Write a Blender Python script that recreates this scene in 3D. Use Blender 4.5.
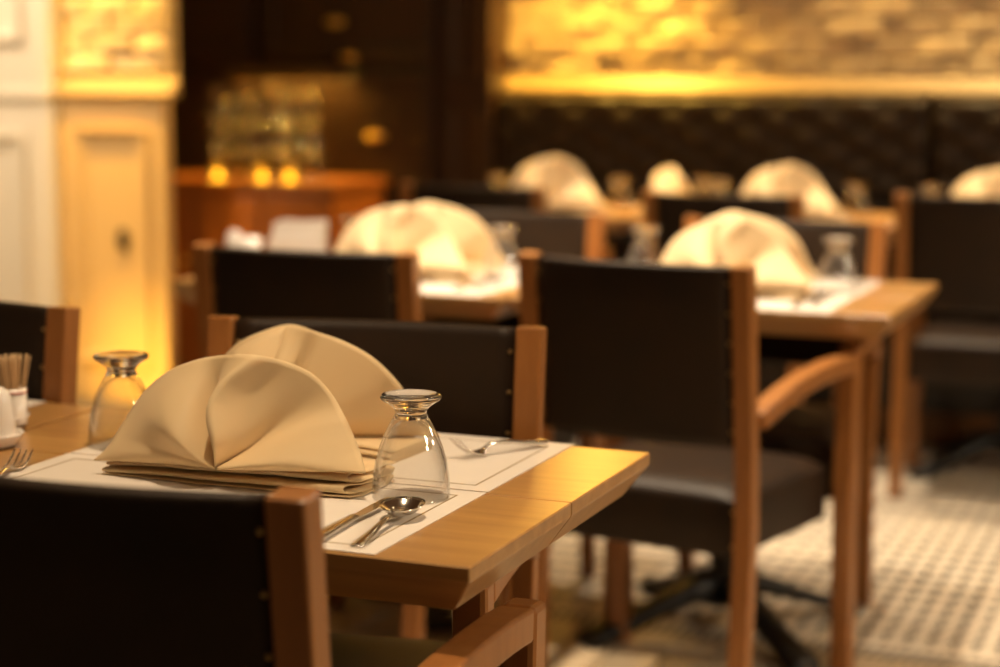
import bpy, bmesh, math, random
from mathutils import Matrix, Vector
random.seed(7)
PI = math.pi
scene = bpy.context.scene
for o in list(bpy.data.objects):
    bpy.data.objects.remove(o, do_unlink=True)
col = scene.collection

# ------------------------------------------------------------------ camera
RX, RY, RZ = (0.928848, -0.056146, 0.366141), (0.370432, 0.129085, -0.919839), (0.004608, 0.990021, 0.140846)
cam = bpy.data.cameras.new('camera')
cam.sensor_fit = 'HORIZONTAL'; cam.sensor_width = 36.0
cam.lens = 36.0 * 1842 / 1000
cam.clip_start = 0.05; cam.clip_end = 60
cam.dof.use_dof = True
cam.dof.focus_distance = 2.13
cam.dof.aperture_fstop = 2.15
camo = bpy.data.objects.new('camera', cam); col.objects.link(camo)
camo.matrix_world = Matrix(((*RX, 0.0), (*RY, 0.0), (*RZ, 1.25), (0, 0, 0, 1)))
scene.camera = camo

# ------------------------------------------------------------------ world, exposure
w = bpy.data.worlds.new('world'); scene.world = w; w.use_nodes = True
w.node_tree.nodes['Background'].inputs[0].default_value = (1.0, 0.66, 0.36, 1)
w.node_tree.nodes['Background'].inputs[1].default_value = 0.065
vs = scene.view_settings
vs.view_transform = 'Standard'; vs.look = 'None'; vs.gamma = 1.0; vs.use_curve_mapping = False
vs.exposure = 0.0

AMBER = (1.0, 0.57, 0.085)
WARM = (1.0, 0.74, 0.46)
HALO = (1.0, 0.80, 0.56)

# ------------------------------------------------------------------ helpers
def link(o, parent=None):
    col.objects.link(o)
    if parent is not None: o.parent = parent
    return o

def mesh(name, verts, faces, smooth=False):
    m = bpy.data.meshes.new(name)
    m.from_pydata([tuple(v) for v in verts], [], faces)
    m.update()
    bm = bmesh.new(); bm.from_mesh(m)
    bmesh.ops.recalc_face_normals(bm, faces=bm.faces[:])
    bm.to_mesh(m); bm.free()
    if smooth:
        m.polygons.foreach_set('use_smooth', [True] * len(m.polygons))
    return m

def obj(name, me, mat, parent=None, loc=None, rotz=None):
    if mat is not None and not me.materials: me.materials.append(mat)
    o = bpy.data.objects.new(name, me); link(o, parent)
    if loc: o.location = loc
    if rotz is not None: o.rotation_euler = (0, 0, rotz)
    return o

def tag(o, label, cat, group=None):
    o['label'] = label; o['category'] = cat
    if group: o['group'] = group
    return o

def struct(name, me, mat, parent=None, loc=None):
    o = obj(name, me, mat, parent, loc)
    if parent is None: o['kind'] = 'structure'
    return o

def thing(name, label, cat, loc=(0, 0, 0), rotz=0.0, group=None):
    o = bpy.data.objects.new(name, None); link(o)
    o.empty_display_size = 0.1
    o.location = loc; o.rotation_euler = (0, 0, rotz)
    return tag(o, label, cat, group)

def copy_tree(o, parent=None):
    c = o.copy(); link(c)
    c.parent = parent
    for ch in list(o.children): copy_tree(ch, c)
    return c

def dup(root, loc, rotz, label, group=None):
    c = copy_tree(root)
    c.location = loc; c.rotation_euler = (0, 0, rotz); c['label'] = label
    if group: c['group'] = group
    return c

def bevel_mesh(me, off, seg=2, ang=0.5):
    bm = bmesh.new(); bm.from_mesh(me)
    es = [e for e in bm.edges if len(e.link_faces) == 2 and e.calc_face_angle(0) > ang]
    bmesh.ops.bevel(bm, geom=es, offset=off, segments=seg, profile=0.5, affect='EDGES', clamp_overlap=True)
    bmesh.ops.recalc_face_normals(bm, faces=bm.faces[:])
    bm.to_mesh(me); bm.free()
    return me

def boxes(name, lst, bev=0.0, seg=2):
    V, F = [], []
    for (x0, x1, y0, y1, z0, z1) in lst:
        b = len(V)
        V += [(x, y, z) for z in (z0, z1) for y in (y0, y1) for x in (x0, x1)]
        F += [tuple(b + i for i in f) for f in ((0, 2, 3, 1), (4, 5, 7, 6), (0, 1, 5, 4), (2, 6, 7, 3), (0, 4, 6, 2), (1, 3, 7, 5))]
    m = mesh(name, V, F)
    if bev: bevel_mesh(m, bev, seg)
    return m

def loft(name, rings, caps=True, closed=True, smooth=True):
    """rings: list of equal-length vertex lists"""
    V = [v for r in rings for v in r]; n = len(rings[0]); F = []
    for i in range(len(rings) - 1):
        for j in range(n if closed else n - 1):
            k = (j + 1) % n
            F.append((i * n + j, i * n + k, (i + 1) * n + k, (i + 1) * n + j))
    if caps and closed:
        F.append(tuple(range(n - 1, -1, -1))); F.append(tuple(range((len(rings) - 1) * n, len(rings) * n)))
    return mesh(name, V, F, smooth)

def bar(name, path, w, d, bev=0.004):
    """rectangular bar: width w along X, thickness d across the path in the YZ plane. path of (x,y,z)"""
    rings = []
    for i, p in enumerate(path):
        a = Vector(path[max(i - 1, 0)]); b = Vector(path[min(i + 1, len(path) - 1)])
        t = (b - a).normalized()
        n = Vector((0, -t.z, t.y)); n = n.normalized() if n.length > 1e-6 else Vector((0, 0, 1))
        s = Vector((1, 0, 0)); P = Vector(p)
        dd = d[i] if isinstance(d, (list, tuple)) else d
        rings.append([P + s * w / 2 * a_ + n * dd / 2 * b_ for a_, b_ in ((1, 1), (-1, 1), (-1, -1), (1, -1))])
    m = loft(name, rings, smooth=False)
    if bev: bevel_mesh(m, bev, 2, 0.6)
    return m

def lathe(name, prof, n=32, smooth=True):
    V, F = [], []
    idx = []
    for (r, z) in prof:
        if r < 1e-6:
            idx.append([len(V)]); V.append((0, 0, z))
        else:
            idx.append(list(range(len(V), len(V) + n)))
            V += [(r * math.cos(2 * PI * k / n), r * math.sin(2 * PI * k / n), z) for k in range(n)]
    for a, b in zip(idx[:-1], idx[1:]):
        for k in range(n):
            q = (k + 1) % n
            if len(a) == 1 and len(b) == 1: continue
            if len(a) == 1: F.append((a[0], b[k], b[q]))
            elif len(b) == 1: F.append((a[k], a[q], b[0]))
            else: F.append((a[k], a[q], b[q], b[k]))
    return mesh(name, V, F, smooth)

def catmull(pts, n):
    out = []
    k = len(pts) - 1
    for i in range(n + 1):
        t = i / n * k; j = min(int(t), k - 1); f = t - j
        p0, p1, p2, p3 = pts[max(j - 1, 0)], pts[j], pts[j + 1], pts[min(j + 2, k)]
        out.append(tuple(0.5 * (2 * b + (c - a) * f + (2 * a - 5 * b + 4 * c - d) * f * f + (3 * b - a - 3 * c + d) * f ** 3)
                         for a, b, c, d in zip(p0, p1, p2, p3)))
    return out

# ------------------------------------------------------------------ materials
def mat(name, color, rough=0.5, metal=0.0, spec=0.5, noise=None, bump=None, emit=None, coat=0.0, trans=0.0, ior=1.5, sheen=0.0, sss=0.0):
    """noise = (scale xyz, amount, color2) ; bump = (scale, strength, distance)"""
    m = bpy.data.materials.new(name); m.use_nodes = True
    nt = m.node_tree; b = nt.nodes['Principled BSDF']
    b.inputs['Base Color'].default_value = (*color, 1); b.inputs['Roughness'].default_value = rough
    b.inputs['Metallic'].default_value = metal; b.inputs['Specular IOR Level'].default_value = spec
    b.inputs['Coat Weight'].default_value = coat; b.inputs['Coat Roughness'].default_value = 0.12
    b.inputs['Transmission Weight'].default_value = trans; b.inputs['IOR'].default_value = ior
    b.inputs['Sheen Weight'].default_value = sheen
    tc = nt.nodes.new('ShaderNodeTexCoord')
    if noise:
        sc, amt, c2 = noise
        mp = nt.nodes.new('ShaderNodeMapping'); mp.inputs['Scale'].default_value = sc
        nt.links.new(tc.outputs['Object'], mp.inputs['Vector'])
        nz = nt.nodes.new('ShaderNodeTexNoise'); nz.inputs['Scale'].default_value = 1.0
        nz.inputs['Detail'].default_value = 6; nz.inputs['Roughness'].default_value = 0.6
        nt.links.new(mp.outputs[0], nz.inputs['Vector'])
        cr = nt.nodes.new('ShaderNodeValToRGB')
        cr.color_ramp.elements[0].position = 0.5 - amt; cr.color_ramp.elements[1].position = 0.5 + amt
        cr.color_ramp.elements[0].color = (*c2, 1); cr.color_ramp.elements[1].color = (*color, 1)
        nt.links.new(nz.outputs[0], cr.inputs[0]); nt.links.new(cr.outputs[0], b.inputs['Base Color'])
    if bump:
        n2 = nt.nodes.new('ShaderNodeTexNoise'); n2.inputs['Scale'].default_value = bump[0]; n2.inputs['Detail'].default_value = 3
        nt.links.new(tc.outputs['Object'], n2.inputs['Vector'])
        bp = nt.nodes.new('ShaderNodeBump'); bp.inputs['Strength'].default_value = bump[1]; bp.inputs['Distance'].default_value = bump[2]
        nt.links.new(n2.outputs[0], bp.inputs['Height']); nt.links.new(bp.outputs[0], b.inputs['Normal'])
    if emit:
        b.inputs['Emission Color'].default_value = (*emit[0], 1); b.inputs['Emission Strength'].default_value = emit[1]
    return m

M = {}
M['table'] = mat('oak_table_top', (0.46, 0.25, 0.085), 0.30, noise=((3, 42, 42), 0.22, (0.33, 0.165, 0.05)), spec=0.6)
M['frame'] = mat('beech_chair_wood', (0.36, 0.145, 0.038), 0.34, noise=((40, 40, 5), 0.25, (0.26, 0.098, 0.024)))
M['leather'] = mat('dark_brown_leather', (0.030, 0.0145, 0.0065), 0.48, spec=0.24, bump=(160, 0.12, 0.002), noise=((9, 9, 9), 0.3, (0.014, 0.009, 0.006)))
M['leather2'] = mat('banquette_leather', (0.022, 0.013, 0.008), 0.5, spec=0.22, bump=(120, 0.1, 0.002), noise=((9, 9, 9), 0.3, (0.015, 0.009, 0.006)))
M['nail'] = mat('brass_nail', (0.55, 0.36, 0.14), 0.3, metal=1.0)
M['cloth'] = mat('cream_napkin_cloth', (0.88, 0.69, 0.41), 0.6, spec=0.3, noise=((14, 14, 14), 0.4, (0.86, 0.665, 0.385)), bump=(900, 0.05, 0.0006), sheen=0.15)
M['paper'] = mat('white_paper_mat', (0.78, 0.72, 0.66), 0.5, noise=((30, 30, 30), 0.3, (0.75, 0.69, 0.63)))
M['matline'] = mat('brown_printed_line', (0.33, 0.23, 0.10), 0.45, noise=((60, 60, 60), 0.3, (0.28, 0.19, 0.08)))
M['glass'] = mat('clear_glass', (1, 1, 1), 0.0, trans=1.0, ior=1.47)
M['steel'] = mat('polished_steel', (0.72, 0.68, 0.62), 0.13, metal=1.0, noise=((60, 60, 60), 0.3, (0.66, 0.62, 0.56)))
M['ceramic'] = mat('white_ceramic', (0.80, 0.74, 0.68), 0.14, coat=0.4, noise=((20, 20, 20), 0.3, (0.78, 0.72, 0.66)))
M['redline'] = mat('red_glaze_line', (0.55, 0.03, 0.02), 0.2, noise=((50, 50, 50), 0.3, (0.48, 0.03, 0.02)))
M['pick'] = mat('toothpick_wood', (0.62, 0.42, 0.22), 0.6, noise=((60, 60, 20), 0.3, (0.55, 0.36, 0.18)))
M['iron'] = mat('black_cast_iron', (0.012, 0.011, 0.010), 0.45, noise=((40, 40, 40), 0.3, (0.009, 0.008, 0.007)))
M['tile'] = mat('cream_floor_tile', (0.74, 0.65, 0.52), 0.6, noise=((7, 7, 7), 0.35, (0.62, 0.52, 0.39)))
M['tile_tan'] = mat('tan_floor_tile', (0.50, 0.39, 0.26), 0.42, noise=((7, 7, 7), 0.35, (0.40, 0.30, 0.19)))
M['dot'] = mat('dark_tile_inset', (0.035, 0.028, 0.02), 0.4, noise=((20, 20, 20), 0.3, (0.025, 0.02, 0.015)))
M['grout'] = mat('grey_grout', (0.22, 0.175, 0.12), 0.85, noise=((30, 30, 30), 0.3, (0.16, 0.125, 0.09)))
M['brick'] = mat('glazed_cream_brick', (0.60, 0.47, 0.30), 0.30, noise=((9, 9, 9), 0.3, (0.50, 0.37, 0.21)), bump=(16, 1.0, 0.03))
M['mortar'] = mat('pale_mortar', (0.46, 0.35, 0.22), 0.9, noise=((30, 30, 30), 0.3, (0.38, 0.28, 0.17)))
M['cream'] = mat('cream_wall_paint', (0.62, 0.43, 0.21), 0.5, noise=((3, 3, 3), 0.3, (0.58, 0.40, 0.19)))
M['white'] = mat('white_wall_paint', (0.80, 0.74, 0.64), 0.5, noise=((3, 3, 3), 0.3, (0.77, 0.71, 0.61)))
M['darkwood'] = mat('dark_walnut', (0.040, 0.016, 0.006), 0.38, noise=((30, 30, 4), 0.25, (0.022, 0.010, 0.004)))
M['orangewood'] = mat('orange_stained_wood', (0.36, 0.115, 0.022), 0.4, noise=((4, 30, 30), 0.25, (0.27, 0.08, 0.015)))
M['plinth'] = mat('brown_plinth_wood', (0.16, 0.065, 0.018), 0.45, noise=((4, 30, 30), 0.25, (0.12, 0.045, 0.012)))
M['ceiling'] = mat('brown_ceiling_paint', (0.16, 0.10, 0.06), 0.8, noise=((2, 2, 2), 0.3, (0.13, 0.08, 0.05)))
M['brass'] = mat('brass', (0.85, 0.55, 0.15), 0.36, metal=1.0, noise=((30, 30, 30), 0.3, (0.72, 0.45, 0.13)))
M['sill'] = mat('cream_sill_plaster', (0.33, 0.225, 0.105), 0.5, noise=((4, 4, 4), 0.3, (0.30, 0.20, 0.09)))
M['black'] = mat('black_plastic', (0.02, 0.016, 0.012), 0.35, noise=((20, 20, 20), 0.3, (0.016, 0.012, 0.010)))
M['lens'] = mat('lamp_lens', (1, 0.9, 0.7), 0.3, emit=((1.0, 0.78, 0.45), 30.0))
M['amberlens'] = mat('amber_lamp_lens', (1, 0.8, 0.4), 0.3, emit=((1.0, 0.54, 0.09), 110.0))
M['amberglass'] = mat('amber_votive_glass', (1.0, 0.78, 0.35), 0.05, trans=1.0, ior=1.3)
M['wax'] = mat('painted_glow_wax', (0.85, 0.7, 0.45), 0.5, emit=((1.0, 0.55, 0.05), 6.0), noise=((40, 40, 40), 0.3, (0.8, 0.64, 0.4)))  # emission paints the candle's glow into the wax
M['flame'] = mat('candle_flame', (1, 0.7, 0.2), 0.5, emit=((1.0, 0.58, 0.07), 900.0))
M['amberlens2'] = mat('amber_strip_diffuser', (1, 0.8, 0.4), 0.3, emit=((1.0, 0.54, 0.07), 38.0))
M['shade'] = mat('lamp_shade_fabric', (0.8, 0.66, 0.46), 0.7, emit=((1.0, 0.72, 0.42), 2.0))

def add_translucent(m, fac, colr):
    nt = m.node_tree; b = nt.nodes['Principled BSDF']; out = nt.nodes['Material Output']
    tr = nt.nodes.new('ShaderNodeBsdfTranslucent'); tr.inputs[0].default_value = (*colr, 1)
    mx = nt.nodes.new('ShaderNodeMixShader'); mx.inputs[0].default_value = fac
    nt.links.new(b.outputs[0], mx.inputs[1]); nt.links.new(tr.outputs[0], mx.inputs[2]); nt.links.new(mx.outputs[0], out.inputs[0])
def thin_glass(name, ior=1.5):
    m = bpy.data.materials.new(name); m.use_nodes = True
    nt = m.node_tree; out = nt.nodes['Material Output']; nt.nodes.remove(nt.nodes['Principled BSDF'])
    tp = nt.nodes.new('ShaderNodeBsdfTransparent'); tp.inputs[0].default_value = (.985, .985, .98, 1)
    gl = nt.nodes.new('ShaderNodeBsdfGlossy'); gl.inputs['Roughness'].default_value = 0.015
    lw = nt.nodes.new('ShaderNodeLayerWeight'); lw.inputs['Blend'].default_value = 0.5
    pw = nt.nodes.new('ShaderNodeMath'); pw.operation = 'POWER'; pw.inputs[1].default_value = 2.6
    ml = nt.nodes.new('ShaderNodeMath'); ml.operation = 'MULTIPLY_ADD'; ml.inputs[1].default_value = 0.90; ml.inputs[2].default_value = 0.055
    mx = nt.nodes.new('ShaderNodeMixShader')
    nt.links.new(lw.outputs['Facing'], pw.inputs[0]); nt.links.new(pw.outputs[0], ml.inputs[0]); nt.links.new(ml.outputs[0], mx.inputs[0])
    nt.links.new(tp.outputs[0], mx.inputs[1]); nt.links.new(gl.outputs[0], mx.inputs[2]); nt.links.new(mx.outputs[0], out.inputs[0])
    return m
M['thinglass'] = thin_glass('thin_clear_glass')
add_translucent(M['cloth'], 0.25, (0.90, 0.68, 0.38))

# ------------------------------------------------------------------ lamps (fixtures with their own light)
def downlight(loc, label, color, power, size_deg=80, blend=0.6, aim=None, lens='lens', radius=0.035, rad=0.06, name='ceiling_downlight', group='recessed ceiling downlights', flip=False):
    t = thing(name, label, 'lamp', loc, 0, group)
    s = -1 if not flip else 1
    ring = lathe('trim_ring', [(rad, 0.0), (rad + .018, 0.0), (rad + .018, .012 * s), (rad + .004, .016 * s), (rad, .012 * s), (rad, 0.0)], 28)
    obj('trim_ring', ring, M['brass'], t)
    ln = lathe('lens', [(0, .002 * s), (rad * .98, .002 * s), (rad * .98, .006 * s), (rad * .6, .010 * s), (0, .011 * s)], 24)
    obj('lens', ln, M[lens], t)
    L = bpy.data.lights.new('lamp_light', 'SPOT'); L.energy = power; L.color = color
    L.spot_size = math.radians(size_deg); L.spot_blend = blend; L.shadow_soft_size = radius
    lo = bpy.data.objects.new('lamp_light', L); link(lo, t); lo.location = (0, 0, .03 * s)
    if aim is None: aim = (loc[0], loc[1], loc[2] + s)
    d = Vector(aim) - Vector(loc)
    lo.rotation_euler = d.to_track_quat('-Z', 'Y').to_euler()
    return t

ZC = 3.2
FZ = -0.06     # floor level (table tops at .75)
downlight((-0.95, 1.90, ZC), 'recessed brass downlight over the nearest table', WARM, 200, 62, 0.8)
downlight((-1.30, 1.10, ZC), 'added fill downlight in front of the nearest table', WARM, 24, 62, 0.8)  # unseen fill lamp, added to light the napkin fronts
downlight((-1.05, 3.72, ZC), 'recessed brass downlight over the middle table on the right', HALO, 330, 62, 0.7)
downlight((-1.98, 3.68, ZC), 'recessed brass downlight over the middle table on the left', HALO, 380, 62, 0.7)
downlight((-2.25, 6.05, ZC), 'recessed brass downlight over the far table on the left', HALO, 300, 48, 0.8)
downlight((-1.40, 6.05, ZC), 'recessed brass downlight over the far table in the centre', HALO, 260, 48, 0.8)
downlight((-0.60, 6.05, ZC), 'recessed brass downlight over the far table on the right', HALO, 210, 48, 0.8)
downlight((-0.40, 4.10, ZC), 'added fill downlight over the tiled aisle', HALO, 140, 70, 0.8)  # unseen lamp added to brighten the floor tiles
downlight((-1.50, 5.05, ZC), 'added fill downlight between the middle and far rows', HALO, 170, 52, 0.8)  # added lamp, lifts the dark floor behind the middle tables
downlight((-3.70, 6.30, ZC), 'added sparkle downlight over the orange sideboard', AMBER, 300, 42, 0.7)  # unseen, added for highlights on the stacked glasses
downlight((-0.85, 6.90, ZC), 'added wall washer brightening the right brick wall', (1.0, 0.66, 0.24), 480, 66, 0.9, aim=(-1.0, 7.16, 1.40))  # second washer, added to brighten the right-hand bricks
downlight((-4.09, 5.78, 2.75), 'amber wall washer above the brick column', AMBER, 560, 26, 0.8, aim=(-4.08, 6.2, 1.42), lens='amberlens', name='wall_washer', group=None)
downlight((-3.90, 5.62, FZ + 0.012), 'amber floor uplight at the foot of the cream column', AMBER, 36, 76, 1.0, aim=(-3.95, 6.20, 0.04), lens='amberlens', name='floor_uplight', group=None, flip=True)
def sconce(loc, label, power, r=.075):
    t = thing('wall_sconce', label, 'lamp', loc)
    obj('globe', lathe('globe', [(r * math.sin(PI * k / 16), -r * math.cos(PI * k / 16)) for k in range(17)], 28), M['amberlens'], t)
    obj('arm', boxes('arm', [(-.010, .010, r * .9, .14, -.012, .012)], .003), M['brass'], t)
    obj('wall_plate', boxes('wall_plate', [(-.05, .05, .14, .16, -.07, .07)], .006), M['brass'], t)
    for sgn in (-1, 1):
        L = bpy.data.lights.new('lamp_light', 'SPOT'); L.energy = power; L.color = AMBER; L.shadow_soft_size = r * .9
        L.spot_size = math.radians(112); L.spot_blend = 0.7
        lo = bpy.data.objects.new('lamp_light', L); link(lo, t); lo.location = (0, 0, sgn * r * 1.1)
        lo.rotation_euler = (0, 0, 0) if sgn < 0 else (PI, 0, 0)
    return t
sconce((-2.36, 7.00, 2.08), 'glowing amber globe sconce on the brick wall behind the banquette', 210)
downlight((-4.9, 4.6, ZC), 'recessed brass downlight beside the white panelled wall', WARM, 480, 60, 0.7, aim=(-4.8, 6.0, 0.9))

def pendant(loc, label, power):
    t = thing('pendant_lamp', label, 'lamp', loc, 0, 'pendant lamps')
    obj('cord', boxes('cord', [(-.004, .004, -.004, .004, .2, ZC - loc[2])]), M['black'], t)
    obj('lamp_shade', lathe('shade', [(.06, .2), (.12, .16), (.19, 0), (.185, 0), (.115, .155), (.06, .195), (.06, .2)], 40), M['brass'], t)
    obj('bulb', lathe('bulb', [(0, .02), (.03, .03), (.042, .06), (.03, .1), (.015, .14), (0, .15)], 20), M['lens'], t)
    L = bpy.data.lights.new('lamp_light', 'POINT'); L.energy = power; L.color = HALO; L.shadow_soft_size = 0.12
    lo = bpy.data.objects.new('lamp_light', L); link(lo, t); lo.location = (0, 0, -.10)
    return t
pendant((1.35, 2.2, 2.05), 'brass pendant lamp hanging in the aisle right of the nearest table', 95)
pendant((1.35, 4.6, 2.05), 'brass pendant lamp hanging in the aisle right of the middle tables', 90)

# ------------------------------------------------------------------ setting: floor
floor = struct('floor', boxes('floor', [(-6.0, 2.6, -1.2, 7.6, FZ - 0.06, FZ - 0.004)]), M['grout'])
PX, PY = 0.0520, 0.0870
def tile_shape(sx, sy, c, h, z0=-.004, cy=None):
    x, y = sx / 2, sy / 2; cy = cy or c
    o = [(x, y - cy), (x - c, y), (-x + c, y), (-x, y - cy), (-x, -y + cy), (-x + c, -y), (x - c, -y), (x, -y + cy)]
    V = [(a, b, z0) for a, b in o] + [(a * .96, b * .96, h) for a, b in o]
    F = [tuple(range(8, 16))] + [(i, (i + 1) % 8, 8 + (i + 1) % 8, 8 + i) for i in range(8)]
    return V, F
tv, tf = tile_shape(PX - .0030, PY - .0030, .0165, .0, cy=.026)
tile_me = mesh('tile', tv, tf); tile_me.materials.append(M['tile'])
YB = 4.17
def tile_field(name, spots, V0, F0, m):
    V, F = [], []
    for (x, y) in spots:
        b = len(V); V += [(x + v[0], y + v[1], v[2]) for v in V0]; F += [tuple(b + i for i in f) for f in F0]
    me = bpy.data.meshes.new(name); me.from_pydata(V, [], F); me.update()
    o = obj(name, me, m, floor, (0, 0, FZ)); o['kind'] = 'stuff'
    return o
near, rest, dots = [], [], []
nx0, nx1 = int(-3.6 / PX), int(1.6 / PX)
for j in range(0, 27):
    y = YB + PY * (j + .5)
    for i in range(nx0, nx1):
        x = PX * i
        if -1.30 < x < -0.40 and j < 17 and len(near) < 300: near.append((x, y))
        else: rest.append((x, y))
        dots.append((x + PX / 2, y + PY / 2))
for (x, y) in near:
    obj('tile', tile_me, None, floor, (x, y, FZ + random.uniform(-.0004, .0004)))
tile_field('floor_tiles', rest, tv, tf, M['tile'])
dv = [(a, b, z) for z in (-.004, -.0004) for (a, b) in ((.0150, 0), (0, .0245), (-.0150, 0), (0, -.0245))]
df = [(4, 5, 6, 7), (0, 1, 5, 4), (1, 2, 6, 5), (2, 3, 7, 6), (3, 0, 4, 7)]
tile_field('tile_insets', dots, dv, df, M['dot'])
# border bands in front of the mosaic field
bv, bf = tile_shape(.118, .042, .002, .0)
tile_field('border_tiles', [(-3.6 + .12 * k, YB - .022) for k in range(44)], bv, bf, M['tile'])
sv, sf = tile_shape(.010, .05, .001, .0)
tile_field('border_strips', [(-3.6 + .026 * k, YB - .075) for k in range(200)], sv, sf, M['dot'])
sv, sf = tile_shape(.012, .05, .001, .0)
tile_field('border_tiles', [(-3.587 + .026 * k, YB - .075) for k in range(200)], sv, sf, M['tile'])
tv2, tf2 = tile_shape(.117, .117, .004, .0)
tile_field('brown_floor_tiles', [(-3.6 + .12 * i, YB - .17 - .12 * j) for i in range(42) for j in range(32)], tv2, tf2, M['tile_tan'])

struct('ceiling', boxes('ceiling', [(-6.0, 2.6, -1.2, 7.6, ZC + .005, ZC + .1)]), M['ceiling'])

# ------------------------------------------------------------------ setting: back walls
wd = struct('wall_back', boxes('wall_back', [(-6.0, 2.6, 7.5, 7.6, FZ, ZC)]), M['darkwood'])
ZS = 1.165    # rail height
wb = struct('wall_brick', boxes('wall_brick', [(-2.86, 2.6, 7.175, 7.5, FZ, ZC)]), M['mortar'])
def bricks(parent, x0, x1, yf, z0, z1, zobj, depth_out=.012):
    BL, BH, J = .215, .063, .012
    shared = [bevel_mesh(boxes('brick', [(-l / 2, l / 2, -.03, .03, -BH / 2, BH / 2)]), .006, 2) for l in (BL, BL * .5, BL * .75)]
    for s_ in shared: s_.materials.append(M['brick'])
    V, F = [], []
    row = 0; z = z0
    while z + BH < z1:
        x = x0 - (BL / 2 + J / 2 if row % 2 else 0)
        while x < x1:
            a, b = max(x, x0), min(x + BL, x1)
            if b - a > .03:
                pr = random.uniform(-.008, .008)
                if z < zobj:
                    k = min(range(3), key=lambda q: abs((BL, BL * .5, BL * .75)[q] - (b - a)))
                    o = obj('brick', shared[k], None, parent, ((a + b) / 2, yf + .012 + pr, z + BH / 2))
                    o.scale = ((b - a) / (BL, BL * .5, BL * .75)[k], 1, 1)
                    o.rotation_euler = (random.uniform(-.20, .20), random.uniform(-.008, .008), random.uniform(-.05, .05))
                else:
                    q = len(V)
                    V += [(X, Y, Z) for Z in (z, z + BH) for Y in (yf + pr - .018, yf + .04) for X in (a, b)]
                    F += [tuple(q + i for i in f) for f in ((0, 2, 3, 1), (4, 5, 7, 6), (0, 1, 5, 4), (2, 6, 7, 3), (0, 4, 6, 2), (1, 3, 7, 5))]
            x += BL + J
        z += BH + J; row += 1
    if V:
        me = bpy.data.meshes.new('upper_bricks'); me.from_pydata(V, [], F); me.update()
        o = obj('upper_bricks', me, M['brick'], parent); o['kind'] = 'stuff'
bricks(wb, -2.86, 1.3, 7.165, ZS + .075, ZC - .02, 1.80)

def sill(name, x0, x1, yf, yb, z0, hz):
    V = [(x, y, z) for x in (x0, x1) for (y, z) in ((yf, z0), (yf, z0 + .012), (yb, z0 + hz), (yb, z0))]
    F = [(0, 1, 2, 3), (4, 7, 6, 5), (0, 4, 5, 1), (1, 5, 6, 2), (2, 6, 7, 3), (3, 7, 4, 0)]
    return struct(name, bevel_mesh(mesh(name, V, F), .003), M['sill'])
sill('trim_1', -2.81, 2.6, 7.09, 7.145, ZS + .004, .066)

# cream column with brick above
struct('wall_column', boxes('wall_column', [(-4.335, -3.855, 6.16, 6.22, FZ, ZS - .019)]), M['cream'])
cb = struct('wall_column_brick', boxes('wall_column_brick', [(-4.335, -3.850, 6.225, 6.27, ZS - .018, ZC)]), M['mortar'])
bricks(cb, -4.335, -3.850, 6.215, ZS + .075, ZC - .02, 1.80)
sill('trim_2', -4.335, -3.800, 6.135, 6.20, ZS - .018, .080)
def panel_frame(name, x0, x1, z0, z1, yf, wdt, dep, m, step=.016):
    """raised rectangular moulding, two steps"""
    V = []
    F = []
    prof = [(0, 0), (0, -dep), (wdt * .35, -dep), (wdt * .5, -dep * .55), (wdt, -dep * .35), (wdt, 0)]
    n = len(prof)
    for (cx, cz, sx, sz) in ((x0, z0, 1, 1), (x1, z0, -1, 1), (x1, z1, -1, -1), (x0, z1, 1, -1)):
        V += [(cx + sx * a, yf + b, cz + sz * a) for a, b in prof]
    for c in range(4):
        d = (c + 1) % 4
        for k in range(n):
            q = (k + 1) % n
            F.append((c * n + k, c * n + q, d * n + q, d * n + k))
    return struct(name, mesh(name, V, F), m)
panel_frame('trim_3', -4.260, -3.920, .10, 1.03, 6.16, .05, .022, M['cream'])
struct('baseboard_column', boxes('bb', [(-4.335, -3.850, 6.145, 6.16, FZ, .06)], .004), M['cream'])
sw = thing('wall_switch', 'small dark oval switch plate on the cream column panel', 'switch', (-4.043, 6.158, .59))
ov = [[(r * .026 * math.cos(a), y, r * .046 * math.sin(a)) for a in [2 * PI * k / 24 for k in range(24)]] for (r, y) in ((1, 0), (1, -.008), (.9, -.013), (.45, -.014))]
obj('plate', loft('plate', ov), M['black'], sw)
obj('knob', boxes('knob', [(-.006, .006, -.024, -.013, -.012, .012)], .002), M['black'], sw)

# white panelled wall at far left
struct('wall_left', boxes('wall_left', [(-6.0, -4.336, 6.12, 6.33, FZ, ZC)]), M['white'])
struct('trim_4', boxes('t4', [(-6.0, -4.336, 6.10, 6.12, ZS - .03, ZS - .004)], .004), M['white'])
panel_frame('trim_5', -5.10, -4.46, .14, 1.00, 6.12, .06, .024, M['white'])
panel_frame('trim_6', -5.10, -4.46, 1.36, 2.6, 6.12, .06, .024, M['white'])
struct('baseboard_left', boxes('bb2', [(-6.0, -4.336, 6.10, 6.12, FZ, .08)], .004), M['white'])

# dark pillar between cabinetry and brick wall
struct('wall_pillar', boxes('wall_pillar', [(-3.03, -2.81, 6.95, 7.5, FZ, ZC)], .01), M['darkwood'])
panel_frame('trim_7', -2.99, -2.85, .3, 1.1, 6.95, .04, .016, M['darkwood'])
panel_frame('trim_8', -2.99, -2.85, 1.22, 2.8, 6.95, .04, .016, M['darkwood'])

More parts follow.
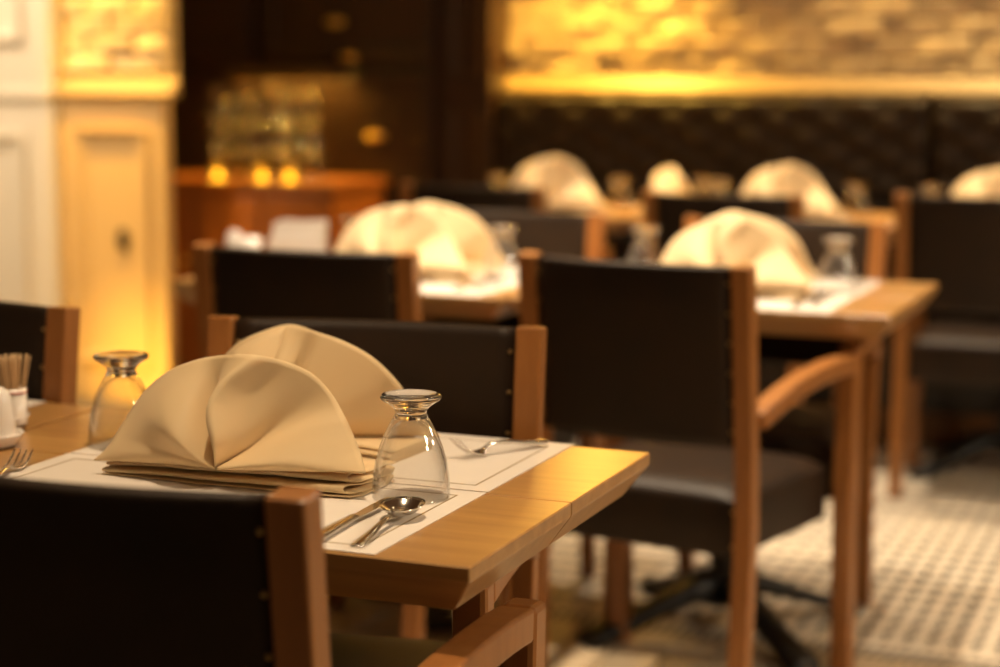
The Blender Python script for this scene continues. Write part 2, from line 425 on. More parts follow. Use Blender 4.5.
# ------------------------------------------------------------------ tall dark cabinet
tc_ = thing('wall_cabinet', 'tall dark walnut cabinet with framed doors behind the sideboard', 'cabinet', (-3.46, 7.0, FZ))
obj('body', boxes('body', [(-.42, .42, -.02, .098, .0, 3.2)], .006), M['darkwood'], tc_)
def door(parent, x0, x1, z0, z1, glint_pulls):
    d = obj('door', boxes('door', [(x0, x1, -.045, -.021, z0, z1)], .005), M['darkwood'], parent)
    V, F = [], []
    for (a, b, c, e) in ((x0 + .02, x1 - .02, z0 + .02, z0 + .07), (x0 + .02, x1 - .02, z1 - .07, z1 - .02), (x0 + .02, x0 + .07, z0 + .0705, z1 - .0705), (x1 - .07, x1 - .02, z0 + .0705, z1 - .0705)):
        obj('door_frame', boxes('df', [(a, b, -.062, -.0455, c, e)], .006), M['darkwood'], d)
    for (px, pz) in glint_pulls:  # brass pulls added to make glints on the dark doors
        prof = [[(px + .045 * math.cos(t) * q, -.046 - yy, pz + .017 * math.sin(t) * q) for t in [2 * PI * k / 20 for k in range(20)]] for q, yy in ((1, 0), (1, .012), (.8, .022), (.4, .028))]
        obj('glint_pull', loft('glint_pull', prof), M['brass'], d)
door(tc_, -.40, .40, 1.34, 2.9, [(-.05, 1.51), (.01, 1.366)])
door(tc_, -.40, .40, .10, 1.32, [(.135, 1.042)])
sc_ = thing('wall_cabinet', 'dark walnut cabinet section beside the cream column', 'cabinet', (-4.26, 7.0, FZ), 0)
obj('body', boxes('body', [(-.36, .37, -.02, .098, .0, 3.2)], .006), M['darkwood'], sc_)
door(sc_, -.34, .35, 1.34, 2.9, []); door(sc_, -.34, .35, .10, 1.32, [])

# ------------------------------------------------------------------ sideboard
sb = thing('sideboard', 'orange stained wooden sideboard against the dark cabinet', 'sideboard', (-3.63, 6.64, FZ))
obj('worktop', boxes('worktop', [(-.58, .38, -.23, .29, .840, .875)], .006), M['orangewood'], sb)
obj('body', boxes('body', [(-.56, .36, -.20, .28, .08, .8395)], .004), M['orangewood'], sb)
obj('plinth', boxes('plinth', [(-.54, .34, -.17, .27, .0, .0795)]), M['darkwood'], sb)
for k in range(3):
    a = -.550 + k * .302
    d = obj('door', boxes('door', [(a, a + .294, -.218, -.2005, .10, .82)], .005), M['orangewood'], sb)
    obj('knob', lathe('knob', [(0, .0), (.010, .0), (.008, .010), (.014, .018), (.010, .026), (0, .028)], 14), M['brass'], d).matrix_local = Matrix.Translation((a + .26, -.2185, .55)) @ Matrix.Rotation(PI / 2, 4, 'X')
SBZ = FZ + .875

# ------------------------------------------------------------------ banquette
bq = thing('banquette', 'long dark brown leather banquette with button tufted back under the brick wall', 'banquette', (0, 0, 0))
X0, X1, XS = -2.80, 1.4, -1.064
LW, LH = .206, .120
YQ = 6.985; BX = -2.672
def tuft(x0, x1, nx, nz):
    z0, z1 = .48, ZS
    def f(x, z):
        u = (x - BX) / LW; v = (z - 1.125) / LH
        a, b = u + v, u - v
        p = (abs(math.sin(PI * a)) * abs(math.sin(PI * b))) ** .5 * .028
        ed = min(x - x0, x1 - x, (z1 - z) * 1.0, .03) / .03
        return YQ - p * max(ed, 0) ** .5 + .03 * (1 - max(ed, 0)) ** 2
    V, F = [], []
    for j in range(nz + 1):
        for i in range(nx + 1):
            x = x0 + (x1 - x0) * i / nx; z = z0 + (z1 - z0) * j / nz
            V.append((x, f(x, z), z))
    for j in range(nz):
        for i in range(nx):
            a = j * (nx + 1) + i; F.append((a, a + 1, a + nx + 2, a + nx + 1))
    n = len(V)
    V += [(x0, 7.055, z0), (x1, 7.055, z0), (x0, 7.055, z1), (x1, 7.055, z1)]
    top = [nz * (nx + 1) + i for i in range(nx + 1)]
    F.append(tuple(top + [n + 3, n + 2])); F.append(tuple(list(range(nx, -1, -1)) + [n, n + 1]))
    F.append(tuple([j * (nx + 1) for j in range(nz + 1)] + [n + 2, n])); F.append(tuple([j * (nx + 1) + nx for j in range(nz, -1, -1)] + [n + 1, n + 3]))
    F.append((n, n + 2, n + 3, n + 1))
    return mesh('back_cushion', V, F, True)
btn = lathe('button', [(0, .009), (.008, .007), (.0115, .0), (0, -.004)], 12)
btn.materials.append(M['leather2'])
for (a, b, nx) in ((X0, XS - .004, 150), (XS + .004, X1, 190)):
    bc = obj('back_cushion', tuft(a, b, nx, 64), M['leather2'], bq)
    for r in range(0, 8):
        z = 1.125 - r * LH / 2
        k = -2
        x = BX + (LW / 2 if r % 2 else 0)
        while x < b - .03:
            if x > a + .03:
                o = obj('button', btn, None, bc, (x, YQ, z)); o.rotation_euler = (PI / 2, 0, 0)
            x += LW
for (a, b) in ((X0, XS - .004), (XS + .004, X1)):
    obj('seat_cushion', bevel_mesh(boxes('seat_cushion', [(a, b, 6.47, 7.02, .30, .44)]), .03, 4), M['leather2'], bq)
obj('seat_base', boxes('seat_base', [(X0, X1, 6.56, 7.05, .061, .299)]), M['black'], bq)
obj('plinth', boxes('plinth', [(X0, X1, 6.53, 7.055, FZ, .06)], .006), M['plinth'], bq)

# ------------------------------------------------------------------ tables
def make_table(label, dx, dy, loc, py=0.0):
    t = thing('dining_table', label, 'table', (loc[0], loc[1], FZ), 0, 'wooden restaurant tables on black pedestals')
    H, E, B, IN = .75 - FZ, .016, .040, .029
    hx, hy = dx / 2, dy / 2
    for s in (-1, 1):
        ya, yb = (-hy, -.0008) if s < 0 else (.0008, hy)
        def ring(z, i):
            y0 = ya + (i if s < 0 else 0); y1 = yb - (i if s > 0 else 0)
            return [(-hx + i, y0, z), (hx - i, y0, z), (hx - i, y1, z), (-hx + i, y1, z)]
        me = loft('top_board', [ring(H - E - B, IN), ring(H - E, 0), ring(H, 0)], smooth=False)
        obj('top_board', bevel_mesh(me, .0015, 1, .3), M['table'], t)
    obj('mounting_plate', boxes('mounting_plate', [(-.16, .16, -.13, .13, H - E - B - .012, H - E - B)], .003), M['iron'], t, (0, py, 0))
    obj('column', lathe('column', [(.0, .06), (.045, .06), (.05, .10), (.036, .14), (.034, .6), (.05, .66), (.06, H - E - B - .0125), (0, H - E - B - .0125)], 24), M['iron'], t, (0, py, 0))
    for k in range(4):
        a = PI / 4 + k * PI / 2
        rings = []
        for (r, z, wd_, hh) in ((.03, .105, .035, .055), (.10, .10, .032, .045), (.20, .065, .03, .036), (.29, .032, .032, .028), (.35, .016, .04, .030), (.37, .013, .03, .024)):
            c, s2 = math.cos(a), math.sin(a)
            rings.append([(r * c - s2 * wd_ * p, r * s2 + c * wd_ * p, max(z + q * hh / 2, 0.0)) for p, q in ((1, -1), (1, .6), (.5, 1), (-.5, 1), (-1, .6), (-1, -1))])
        obj('foot', loft('foot', rings), M['iron'], t, (0, py, 0))
    return t
TW, TD = .850, .623
T1 = (-1.1265, 1.9925, 0)
make_table('nearest wooden table with a napkin pair and upside-down glasses', TW, TD, T1)
make_table('wooden table at the left frame edge, pushed against the nearest table', TW, TD, (T1[0] - TW - .010, T1[1], 0))
T2 = (-1.075, 4.15, 0)
make_table('wooden table in the middle row on the right, behind the large chair', TW, .66, T2)
T3 = (-1.935, 4.12, 0)
make_table('wooden table in the middle row on the left, with the white napkin holder', TW, .66, T3)
T4 = (-2.385, 6.37, 0); T5 = (-1.52, 6.37, 0); T6 = (-.66, 6.37, 0)
make_table('far wooden table on the left, before the tufted banquette', TW, .62, T4, -.14)
make_table('far wooden table in the centre, before the tufted banquette', TW, .62, T5, -.14)
make_table('far wooden table at the right frame edge, before the banquette', TW, .62, T6, -.14)

# ------------------------------------------------------------------ chairs
def make_chair(label, nails=True):
    t = thing('dining_chair', label, 'chair', (0, 0, FZ), 0, 'wooden armchairs with dark leather seats')
    UP = (0, 0, -FZ)
    def yb(z): return -.236 - (max(z - .40, 0) / .49) ** 1.25 * .048
    for s in (-1, 1):
        path = [(s * .228, -.262, FZ), (s * .229, -.243, .2), (s * .230, -.236, .40), (s * .231, yb(.62), .62), (s * .233, yb(.89), .89)]
        obj('back_post', bar('back_post', catmull(path, 12), .039, .038), M['frame'], t, UP)
        fl = [(s * .268, .222, FZ), (s * .268, .216, .15), (s * .268, .207, .38), (s * .268, .211, .52), (s * .268, .217, .659)]
        obj('front_leg', bar('front_leg', catmull(fl, 8), .044, .046, .008), M['frame'], t, UP)
        ar = [(s * .238, -.226, .584), (s * .245, -.17, .603), (s * .254, -.08, .626), (s * .262, .02, .640), (s * .267, .12, .6445), (s * .268, .194, .6405)]
        obj('armrest', bar('armrest', catmull(ar, 18), .043, .038, .004), M['frame'], t, UP)
    rings = []
    N = 14
    for j in range(N + 1):
        v = j / N; y = -.232 + v * .416
        hw = .2065 + v * .031
        pts = []
        for k in range(N + 1):
            u = k / N * 2 - 1
            e = (1 - abs(u) ** 6) * (1 - abs(2 * v - 1) ** 6)
            pts.append((u * hw, y, .425 + .024 * max(e, 0) ** .5))
        pts.append((hw, y, .305)); pts.append((-hw, y, .305))
        rings.append(pts)
    me = loft('seat', rings, smooth=False)
    st = obj('seat', bevel_mesh(me, .012, 3, .9), M['leather'], t, UP)
    for p in st.data.polygons: p.use_smooth = True
    zs = [.535, .55, .62, .68, .74, .80, .855, .872, .882]
    rings = []
    K = 16
    for i in range(K + 1):
        u = i / K * 2 - 1
        x = u * .2105; bow = -.030 * (1 - u * u)
        th = .012 + .006 * (1 - abs(u) ** 4)
        r = []
        for z in zs: r.append((x, yb(z) + bow + th * (1 if z < .87 else .7), z))
        r.append((x, yb(.89) + bow, .888))
        for z in reversed(zs): r.append((x, yb(z) + bow - th * (1 if z < .87 else .7), z))
        r.append((x, yb(.53) + bow, .530))
        rings.append(r)
    bk = obj('backrest', loft('backrest', rings), M['leather'], t, UP)
    if nails:
        nl = bpy.data.meshes.get('nail') or lathe('nail', [(0, .0028), (.0024, .0019), (.0036, 0), (0, -.001)], 10)
        if not nl.materials: nl.materials.append(M['nail'])
        for s in (-1, 1):
            for f in (-1, 1):
                for k in range(6):
                    z = .565 + k * .058
                    o = obj('nail', nl, None, bk, (s * .2055, yb(z) - .030 * (1 - (.2055 / .2105) ** 2) + f * .0125, z))
                    o.rotation_euler = (-f * PI / 2, 0, 0)
                for k in range(2):
                    o = obj('nail', nl, None, st, (s * .200, -.2325, .33 + k * .07)); o.rotation_euler = (PI / 2, 0, 0)
    return t
def place(o, loc, rz):
    o.location = loc; o.rotation_euler = (0, 0, rz); return o
R_ = math.radians
cA = make_chair('nearest chair in the foreground, its dark leather back to the camera')
place(cA, (-.980, 1.655, FZ), R_(1.5))
dup(cA, (-1.106, 2.118, FZ), R_(180 + 9), 'chair behind the nearest table, facing the camera behind the napkins')
dup(cA, (-1.905, 2.085, FZ), R_(180 - 3), 'chair cut by the left frame edge, facing the camera beside the toothpicks')
dup(cA, (-1.035, 3.69, FZ), R_(-9), 'large chair in the centre right with its leather back to the camera')
dup(cA, (-1.772, 3.63, FZ), R_(1), 'chair with its back to the camera before the middle table with the napkin holder')
cB = make_chair('chair on the far side of the middle left table, facing the camera', False)
place(cB, (-1.75, 4.20, FZ), R_(180))
dup(cB, (-1.03, 4.21, FZ), R_(180), 'chair on the far side of the middle right table, facing the camera')
dup(cB, (-2.26, 5.74, FZ), R_(-2), 'chair drawn up to the far left table, its back to the camera')
dup(cB, (-1.425, 5.70, FZ), R_(-2), 'chair drawn up to the far centre table, its back to the camera')
dup(cB, (-.695, 5.93, FZ), R_(-2), 'chair cut by the right frame edge, drawn up to the far right table')

# ------------------------------------------------------------------ placemats
MW, MD = .592, .309
def placemat(loc, rotz, label):
    t = thing('placemat', label, 'placemat', loc, rotz, 'white paper placemats with a brown border line')
    sh = obj('sheet', boxes('sheet', [(-MW / 2, MW / 2, -MD / 2, MD / 2, 0.0003, .0012)]), M['paper'], t)
    a, b = MW / 2 - .028, MD / 2 - .028
    L = .0022
    obj('border_line', boxes('border_line', [(-a, a, -b - L, -b, .0008, .0015), (-a, a, b, b + L, .0008, .0015), (-a - L, -a, -b - L, b + L, .0008, .0015), (a, a + L, -b - L, b + L, .0008, .0015)]), M['matline'], t)
    return t
Z = .75
pm = placemat((-1.107, 1.842, Z), 0, 'white placemat on the front half of the nearest table')
def pdup(loc, rz, label): return dup(pm, loc, rz, label)
pdup((-1.107, 2.155, Z), 0, 'white placemat on the rear half of the nearest table')
pdup((-1.955, 2.150, Z), 0, 'white placemat on the table at the left frame edge')
pdup((-1.077, 3.978, Z), 0, 'white placemat on the near half of the middle right table')
pdup((-1.075, 4.30, Z), 0, 'white placemat on the far half of the middle right table')
pdup((-1.86, 3.950, Z), 0, 'white placemat on the near half of the middle left table')
pdup((-1.86, 4.27, Z), 0, 'white placemat on the far half of the middle left table')
pdup((T4[0], 6.225, Z), 0, 'white placemat on the far left table')
pdup((T5[0], 6.225, Z), 0, 'white placemat on the far centre table')
pdup((T6[0], 6.225, Z), 0, 'white placemat on the far right table')
ZM = Z + .0013

# ------------------------------------------------------------------ napkins
def napkin(label, loc, rotz):
    t = thing('cloth_napkin', label, 'napkin', loc, rotz, 'cream cloth napkins folded into fans')
    z0 = .022
    #        x      z     yrim  bulge
    keys = [(-.184, .003, -.058, .000), (-.168, .020, -.050, .008), (-.156, .052, -.028, .026), (-.141, .085, -.008, .042), (-.113, .111, .002, .048),
            (-.075, .127, .006, .036), (-.030, .136, .004, .010), (.020, .139, -.010, .016), (.052, .128, .010, .000), (.080, .112, .022, -.006),
            (.104, .088, .024, -.004), (.127, .061, .014, .004), (.160, .030, -.016, .016), (.190, .006, -.056, .000)]
    NU, MV = 91, 26
    rim = catmull(keys, NU)
    V, F = [], []
    Cf = (-.008, -.062, .001); Cb = (.0, .060, .001)
    uc = 7 / 13
    for side in (0, 1):
        base = len(V)
        for i, (x, z, y, b) in enumerate(rim):
            u = i / NU
            for j in range(MV + 1):
                v = j / MV
                C = Cf if side == 0 else Cb
                X = C[0] + (x - C[0]) * v; ZZ = C[2] + (z - C[2]) * v
                Y = C[1] + (y - C[1]) * v
                bell = math.sin(PI * v ** .8)
                d = u - uc
                if side == 0:
                    Y -= b * bell
                    Y -= .028 * math.exp(-abs(d) / .024) * math.sin(PI * v ** 1.1)          # sharp ridge
                    Y += .034 * math.exp(-((d + .085) / .045) ** 2) * math.sin(PI * v ** .6)   # hollow left of the ridge
                    Y += .016 * math.exp(-((d - .22) / .07) ** 2) * math.sin(PI * v ** .55)    # hollow low on the right
                    X -= (.016 * math.sin(PI * v) - .010 * math.sin(2 * PI * v)) * math.exp(-(d / .10) ** 2)
                    ZZ += .012 * math.exp(-((u - .17) / .12) ** 2) * bell
                    if u > .80: Y -= .020 * bell * math.sin(PI * (u - .80) / .20)              # rolled lower fold
                    if u < .10: Y -= .006 * bell * math.sin(PI * u / .10)
                else:
                    Y += .022 * bell * (0.6 + .4 * math.cos(u * 9)) * min(1, 8 * u, 8 * (1 - u))
                    Y -= .022 * math.exp(-((u - .47) / .020) ** 2) * bell
                    Y += .020 * math.exp(-abs(u - .53) / .03) * bell
                fb = min(1, .55 + .45 * max(0, min(1, (X + .172) / .344)) ** .7)
                V.append((X, Y, ZZ * .95 + .0260 * fb + .0006))
        for i in range(NU):
            for j in range(MV):
                a = base + i * (MV + 1) + j
                F.append((a, a + 1, a + MV + 2, a + MV + 1))
    me = mesh('fan', V, F, True)
    fo = obj('fan', me, M['cloth'], t)
    so = fo.modifiers.new('thickness', 'SOLIDIFY'); so.thickness = .0022; so.offset = 0
    # raised triangular flap on the rear of the fan
    def P(u, v, off):
        i = min(int(u * NU), NU - 1); x, z, y, b = rim[i]
        return (Cb[0] + (x - Cb[0]) * v, Cb[1] + (y - Cb[1]) * v + .022 * math.sin(PI * v ** .8) * (.6 + .4 * math.cos(u * 9)) + off, (Cb[2] + (z - Cb[2]) * v) * .95 + .0260 * min(1, .55 + .45 * max(0, min(1, (x * v + .172) / .344)) ** .7))
    fv, ff = [], []
    for i in range(9):
        u = .54 + .16 * i / 8
        for j in range(11):
            v = .25 + .74 * j / 10 * (1 - .10 * i / 8)
            fv.append(P(u, v, .007 + .012 * (i / 8) ** .5 * (j / 10)))
    for i in range(8):
        for j in range(10):
            a = i * 11 + j; ff.append((a, a + 1, a + 12, a + 11))
    fl = obj('folded_flap', mesh('folded_flap', fv, ff, True), M['cloth'], t)
    so = fl.modifiers.new('thickness', 'SOLIDIFY'); so.thickness = .0022; so.offset = 0
    # accordion base: a serpentine strip run along x
    path = []
    nl, ph = 5, .0058
    for k in range(nl):
        z = .0022 + k * ph
        ya, yb_ = -.062 + k * .005, .062 - k * .003
        ys = [ya + (yb_ - ya) * q / 6 for q in range(7)]
        if k % 2: ys.reverse()
        path += [(y, z) for y in ys]
        s = 1 if k % 2 == 0 else -1
        if k < nl - 1:
            for q in range(1, 5):
                a = -PI / 2 + PI * q / 5
                path.append(((yb_ if s > 0 else ya) + s * ph * .6 * math.cos(a), z + ph / 2 + ph / 2 * math.sin(a)))
    rows = []
    NX = 20
    for i in range(NX + 1):
        x = -.172 + .344 * i / NX
        f = min(1, .55 + .45 * (i / NX) ** .7)
        rows.append([(x + .010 * math.sin(k * .55) * (i / NX) ** 6, y * (1 - .12 * (1 - f)) + .002 * math.sin(x * 40 + k * .3), z * f + .0003 + .0018 * (i / NX) ** 4 * math.sin(k * .8 + y * 60)) for k, (y, z) in enumerate(path)])
    V = [p for r in rows for p in r]; n = len(path)
    F = [(i * n + j, i * n + j + 1, (i + 1) * n + j + 1, (i + 1) * n + j) for i in range(NX) for j in range(n - 1)]
    bo = obj('folded_base', mesh('folded_base', V, F, True), M['cloth'], t)
    so = bo.modifiers.new('thickness', 'SOLIDIFY'); so.thickness = .0016; so.offset = 0
    return t
nA = napkin('cream fan napkin in the front, nearest to the camera', (-1.116, 1.960, ZM), 0)
def ndup(loc, rz, label): return dup(nA, loc, rz, label)
def ndz(loc, rz, label, zz):
    o = ndup(loc, rz, label); o.scale = (1, 1, zz)
ndz((-1.150, 2.160, ZM), R_(176), 'cream fan napkin just behind the front one on the nearest table', 1.04)
ndz((-1.045, 4.04, ZM), R_(3), 'cream fan napkin on the near half of the middle right table', 1.12)
ndz((-1.09, 4.27, ZM), R_(180), 'cream fan napkin on the far half of the middle right table', 1.1)
ndz((-1.862, 4.03, ZM), R_(2), 'cream fan napkin on the near half of the middle left table', 1.16)
ndz((-1.88, 4.26, ZM), R_(182), 'cream fan napkin on the far half of the middle left table', 1.1)
ndz((-2.270, 6.22, ZM), R_(4), 'cream fan napkin on the near half of the far left table', 1.28)
ndz((-1.925, 6.50, Z + .0005), R_(80), 'cream fan napkin turned sideways at the right end of the far left table', 1.0)
ndz((-1.425, 6.24, ZM), R_(0), 'cream fan napkin on the far centre table', 1.22)
ndz((-.72, 6.24, ZM), R_(0), 'cream fan napkin at the right frame edge on the far right table', 1.22)

# ------------------------------------------------------------------ glasses
gp_out = [(.0455, .0), (.0462, .0006), (.0460, .012), (.0448, .028), (.0420, .044), (.0375, .060), (.0315, .075), (.0250, .088), (.0205, .096), (.0185, .1005), (.0195, .1045), (.0230, .1085), (.0300, .1135), (.0350, .1165), (.0368, .1190), (.0362, .1215), (.0340, .1228), (.028, .1222), (.0, .1205)]
gp_in = [(.0, .0925), (.008, .0918), (.0150, .0895), (.0205, .0850), (.0240, .0800), (.0302, .0703), (.0362, .0560), (.0407, .0405), (.0434, .0250), (.0446, .0115), (.0447, .0006)]
def closed_lathe(name, prof, n=48):
    me = lathe(name, prof, n)
    bm = bmesh.new(); bm.from_mesh(me)
    bmesh.ops.recalc_face_normals(bm, faces=bm.faces[:]); bm.to_mesh(me); bm.free()
    me.polygons.foreach_set('use_smooth', [True] * len(me.polygons))
    return me
i_n = 8                                                    # index where the neck starts in the outer profile
bowl_me = closed_lathe('bowl', gp_in + gp_out[:i_n] + [(.0212, .0945), (.0, .0946)])
foot_me = closed_lathe('foot', [(.0, .0948), (.0209, .0948)] + gp_out[i_n:])
bowl_me.materials.append(M['thinglass']); foot_me.materials.append(M['glass'])
GG = 'clear stemmed water glasses turned upside down'
def water_glass(loc, label, group=GG):
    o = thing('water_glass', label, 'glass', loc, random.uniform(0, 1), group)
    obj('bowl', bowl_me, None, o); obj('foot', foot_me, None, o)
    return o
GZ = ZM + .0005
water_glass((-.885, 1.942, GZ), 'upside-down glass right of the front napkin, beside the spoon')
water_glass((-1.368, 2.070, GZ), 'upside-down glass left of the front napkin, near the toothpicks')
water_glass((-.838, 4.20, GZ), 'upside-down glass right of the napkins on the middle right table')
water_glass((-1.330, 4.30, GZ), 'upside-down glass left of the napkins on the middle right table')
water_glass((-1.650, 4.16, GZ), 'upside-down glass right of the napkins on the middle left table')
water_glass((-2.12, 4.30, GZ), 'upside-down glass beside the napkin holder on the middle left table')
water_glass((-2.50, 6.28, GZ), 'upside-down glass left of the napkin on the far left table')
water_glass((-2.035, 6.26, GZ), 'upside-down glass right of the napkin on the far left table')
water_glass((-1.675, 6.28, GZ), 'upside-down glass left of the napkin on the far centre table')
water_glass((-1.775, 6.42, Z + .0005), 'upside-down glass at the left end of the far centre table')
water_glass((-1.195, 6.27, GZ), 'upside-down glass right of the napkin on the far centre table')
water_glass((-.945, 6.28, GZ), 'upside-down glass at right, left of the napkin on the far right table')
# stacks on the sideboard: three pairs of columns
for gi, gx in enumerate((-3.862, -3.680, -3.545)):
    for q in (0, 1):
        for k in range(3):
            water_glass((gx + q * (.095, .055, .055)[gi], 6.60 + q * (0, .085, .085)[gi], SBZ + .0006 + k * .1236),
                        ['lowest', 'middle', 'topmost'][k] + ' glass of the ' + ['left', 'centre', 'right'][gi] + ' glass stacks, ' + ['left-hand', 'right-hand'][q] + ' column, on the sideboard', 'glasses stacked on the sideboard')

# ------------------------------------------------------------------ cutlery
def strip(name, st, n=8, smooth=True):
    """st: (s along y, halfwidth, z centre, thickness, x offset)"""
    rings = []
    for (s, hw, z, th, xo) in st:
        rings.append([(xo + hw * math.cos(2 * PI * k / n), s, z + th / 2 * math.sin(2 * PI * k / n)) for k in range(n)])
    return loft(name, rings, smooth=smooth)
def dens(st, n=26): return catmull(st, n)
HANDLE = [(-.100, .004, .004, .003, 0), (-.098, .0075, .0042, .004, 0), (-.085, .0085, .0046, .0046, 0), (-.05, .0065, .006, .0046, 0), (-.01, .0042, .009, .0044, 0), (.02, .0034, .009, .004, 0), (.035, .0040, .0062, .0036, 0)]
def fork(label, loc, rotz):
    t = thing('fork', label, 'fork', loc, rotz, 'steel forks')
    obj('handle', strip('handle', dens(HANDLE)), M['steel'], t)
    hd = strip('head', dens([(.034, .0038, .0064, .0036, 0), (.040, .0075, .0046, .003, 0), (.048, .0126, .0034, .0026, 0), (.056, .0136, .0034, .0024, 0)], 12))
    h = obj('head', hd, M['steel'], t)
    for k in range(4):
        x = -.0114 + .0076 * k
        obj('tine', strip('tine', dens([(.054, .0021, .0034, .0024, x), (.068, .0019, .0050, .0022, x), (.083, .0017, .0094, .002, x), (.098, .0012, .0158, .0015, x), (.101, .0005, .0172, .0008, x)], 12), 6), M['steel'], h)
    return t
def spoon(label, loc, rotz, rx=0):
    t = thing('spoon', label, 'spoon', loc, rotz, 'steel spoons')
    t.rotation_euler = (rx, 0, rotz)
    obj('handle', strip('handle', dens(HANDLE)), M['steel'], t)
    V, F = [], []
    NA, NR = 36, 10
    for lay in (0, 1):
        for r in range(NR + 1):
            q = r / NR
            for k in range(NA):
                a = 2 * PI * k / NA
                wdt = .0250 * (1 + .10 * math.sin(a))
                x = wdt * q * math.cos(a); y = .073 + .040 * q * math.sin(a)
                z = .0008 + .0130 * q ** 2.2 + (.0012 if lay == 0 else 0) - (.0012 if lay and q > .99 else 0) * 0
                V.append((x, y, z))
    n1 = (NR + 1) * NA
    for lay in (0, 1):
        for r in range(NR):
            for k in range(NA):
                a = lay * n1 + r * NA + k; b = lay * n1 + r * NA + (k + 1) % NA
                F.append((a, b, b + NA, a + NA))
    for k in range(NA):
        a = NR * NA + k; b = NR * NA + (k + 1) % NA; F.append((a, b, b + n1, a + n1))
    obj('bowl', mesh('bowl', V, F, True), M['steel'], t)
    return t
def knife(label, loc, rotz):
    t = thing('table_knife', label, 'knife', loc, rotz, 'steel table knives')
    obj('handle', strip('handle', dens([(-.105, .003, .005, .004, 0), (-.103, .0085, .005, .008, 0), (-.09, .0095, .005, .0088, 0), (-.05, .008, .0055, .0082, 0), (-.008, .0065, .0055, .0075, 0), (.0, .0068, .0055, .007, 0), (.002, .004, .0055, .004, 0)])), M['steel'], t)
    V, F = [], []
    out = [(.0, -.004), (.0, .006), (.03, .0085), (.06, .0095), (.085, .0085), (.098, .003), (.100, -.001), (.09, -.0045), (.04, -.005)]
    n = len(out)
    V = [(x, y, .0048) for y, x in out] + [(x, y, .0062) for y, x in out]
    F = [tuple(range(n)), tuple(range(n, 2 * n))] + [(i, (i + 1) % n, n + (i + 1) % n, n + i) for i in range(n)]
    obj('blade', mesh('blade', V, F), M['steel'], t)
    return t
fk = fork('steel fork on the rear placemat, its handle reaching the far table edge', (-.880, 2.218, ZM), R_(149))
fk.scale = (1.0, .76, 1.6)
dup(fk, (-1.388, 1.832, ZM), R_(20), 'steel fork at the left frame edge beside the condiment dish').scale = (1, 1, 1)
kn = knife('steel knife left of the spoon on the front placemat', (-.893, 1.806, ZM), R_(2))
sp = spoon('steel spoon beside the knife, right of the front napkin', (-.846, 1.782, ZM + .0004), R_(4), R_(2))
sp.scale = (1, .8, 1)
dup(sp, (-.835, 3.99, ZM + .002), R_(4), 'steel spoon on the near placemat of the middle right table').rotation_euler = (0, 0, R_(4))
dup(kn, (-.868, 3.98, ZM), R_(3), 'steel knife on the near placemat of the middle right table')
dup(sp, (-1.615, 3.97, ZM + .002), R_(4), 'steel spoon on the near placemat of the middle left table').rotation_euler = (0, 0, R_(4))
dup(kn, (-1.648, 3.96, ZM), R_(3), 'steel knife on the near placemat of the middle left table')
dup(fk, (-.800, 4.36, ZM), R_(175), 'steel fork on the far placemat of the middle right table')
dup(fk, (-1.60, 4.33, ZM), R_(175), 'steel fork on the far placemat of the middle left table')

# ------------------------------------------------------------------ condiments on the nearest table
def dish(label, loc, rotz):
    t = thing('condiment_dish', label, 'dish', loc, rotz)
    def oval(a, b, z): return [(a * math.cos(2 * PI * k / 40), b * math.sin(2 * PI * k / 40), z) for k in range(40)]
    rg = [oval(.052, .034, .0), oval(.058, .040, .004), oval(.064, .045, .014), oval(.067, .048, .019), oval(.065, .046, .0195), oval(.061, .042, .014), oval(.055, .036, .0065), oval(.02, .012, .006)]
    obj('tray', loft('tray', rg), M['ceramic'], t)
    return t
dish('white ceramic dish under the salt shaker at the left frame edge', (-1.548, 1.990, Z + .0006), R_(15))
dish('white ceramic saucer under the toothpick cup at the left frame edge', (-1.619, 2.100, Z + .0006), R_(15))
def shaker(label, loc):
    o = obj('salt_shaker', lathe('salt_shaker', [(0, 0), (.021, 0), (.0225, .003), (.0225, .012), (.0205, .03), (.018, .05), (.0158, .062), (.012, .070), (.006, .0742), (0, .075)], 32), M['ceramic'], None, loc)
    return tag(o, label, 'shaker', 'white salt shakers')
shaker('white ceramic salt shaker cut by the left frame edge', (-1.512, 1.996, Z + .0075))
CUP = (-1.572, 2.107, Z + .0075)
cp = thing('toothpick_cup', 'white ceramic cup with a red rim line holding toothpicks', 'cup', CUP)
obj('cup', lathe('cup', [(0, 0), (.018, 0), (.0195, .002), (.0185, .01), (.0200, .052), (.0190, .052), (.0170, .008), (0, .006)], 32), M['ceramic'], cp)
obj('red_line', lathe('red_line', [(.0197, .0455), (.0204, .0455), (.0205, .0475), (.0198, .0475), (.0197, .0455)], 32), M['redline'], cp)
pk = lathe('toothpick', [(0, 0), (.0009, .004), (.0012, .012), (.0012, .083), (.0010, .089), (0, .0905)], 6)
pk.materials.append(M['pick'])
for k in range(34):
    a = k * 2.39996; r = .0125 * math.sqrt((k + .5) / 34)
    o = obj('toothpick', pk, None, None, (CUP[0] + r * .75 * math.cos(a), CUP[1] + r * .75 * math.sin(a), CUP[2] + .0085))
    tilt = r / .0125 * .21
    d = Vector((math.cos(a) * math.sin(tilt), math.sin(a) * math.sin(tilt), math.cos(tilt)))
    o.rotation_euler = d.to_track_quat('Z', 'Y').to_euler()
    tag(o, 'thin wooden toothpick standing in the red-lined cup', 'toothpick', 'toothpicks in the cup')

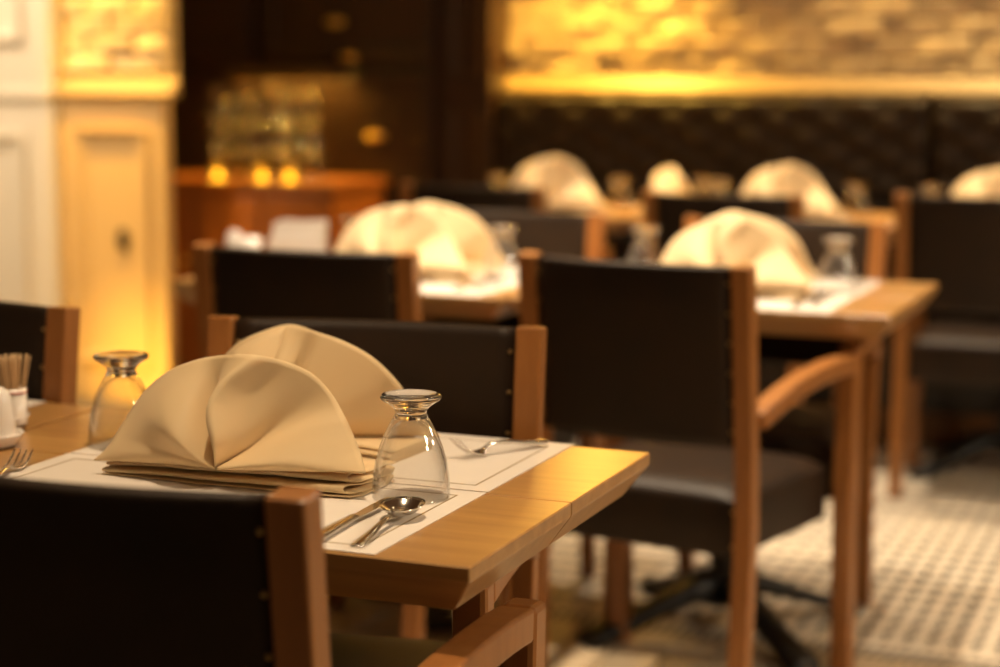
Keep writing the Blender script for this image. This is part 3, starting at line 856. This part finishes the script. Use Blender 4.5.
# ------------------------------------------------------------------ condiments on the middle left table
shaker('white ceramic salt shaker left of the napkin holder on the middle left table', (-2.338, 4.06, Z + .0006)).scale = (1.25, 1.25, 1.35)
nh = thing('napkin_holder', 'white napkin holder full of paper napkins on the middle left table', 'napkin holder', (-2.195, 4.13, Z + .0006), R_(12))
obj('base', boxes('base', [(-.075, .075, -.035, .035, 0, .010)], .003), M['ceramic'], nh)
for s in (-1, 1):
    obj('side_plate', boxes('side_plate', [(-.068, .068, s * .031 - .003, s * .031 + .003, .0102, .085)], .003), M['ceramic'], nh)
for k in range(7):
    y = -.024 + k * .008
    V = [(-.066 + .004 * (k % 3), y, .0104), (.066, y, .0104), (.070, y + .002, .125 - .004 * (k % 2)), (-.058 + .005 * (k % 3), y + .002, .118 + .003 * (k % 3))]
    V = V + [(a, b + .005, c) for a, b, c in V]
    obj('paper_napkin', mesh('pn', V, [(0, 1, 2, 3), (7, 6, 5, 4), (0, 4, 5, 1), (1, 5, 6, 2), (2, 6, 7, 3), (3, 7, 4, 0)]), M['paper'], nh)
tag(obj('ceramic_cup', lathe('ceramic_cup', [(0, 0), (.022, 0), (.024, .003), (.0255, .085), (.0240, .085), (.0215, .008), (0, .006)], 28), M['ceramic'], None, (-2.285, 4.05, Z + .0006)), 'plain white ceramic cup between the shaker and the napkin holder', 'cup')

# ------------------------------------------------------------------ votive candles before the glass stacks
def votive(loc, label):
    t = thing('votive_candle', label, 'candle', loc, 0, 'votive candles on the sideboard')
    obj('glass_cup', lathe('glass_cup', [(0, 0), (.024, 0), (.026, .003), (.032, .075), (.0305, .075), (.0245, .006), (0, .005)], 28), M['amberglass'], t)
    obj('wax', lathe('wax', [(0, .0055), (.0235, .0055), (.0262, .030), (0, .029)], 24), M['wax'], t)
    obj('flame', lathe('flame', [(0, .031), (.005, .035), (.0075, .042), (.005, .052), (.002, .060), (0, .064)], 14), M['flame'], t)
    return t
votive((-3.800, 6.475, SBZ + .0006), 'glowing votive candle before the left glass stacks on the sideboard')
votive((-3.600, 6.475, SBZ + .0006), 'glowing votive candle before the centre glass stacks on the sideboard')
votive((-3.475, 6.475, SBZ + .0006), 'glowing votive candle before the right glass stacks on the sideboard')

# ------------------------------------------------------------------ strip light under the cabinet rail, above the glass stacks
sl = thing('strip_light', 'amber strip light on the dark cabinet above the stacked glasses', 'lamp', (-3.70, 6.87, 1.235))
obj('housing', boxes('housing', [(-.27, .27, -.045, .06, .008, .030)], .003), M['darkwood'], sl)
obj('valance', boxes('valance', [(-.27, .27, -.056, -.0455, -.022, .030)], .003), M['darkwood'], sl)
for sx in (-.276, .271):
    obj('end_cap', boxes('end_cap', [(sx, sx + .005, -.056, .06, -.022, .030)], .001), M['darkwood'], sl)
obj('diffuser', boxes('diffuser', [(-.26, .26, -.03, .045, .0, .0078)], .002), M['amberlens2'], sl)
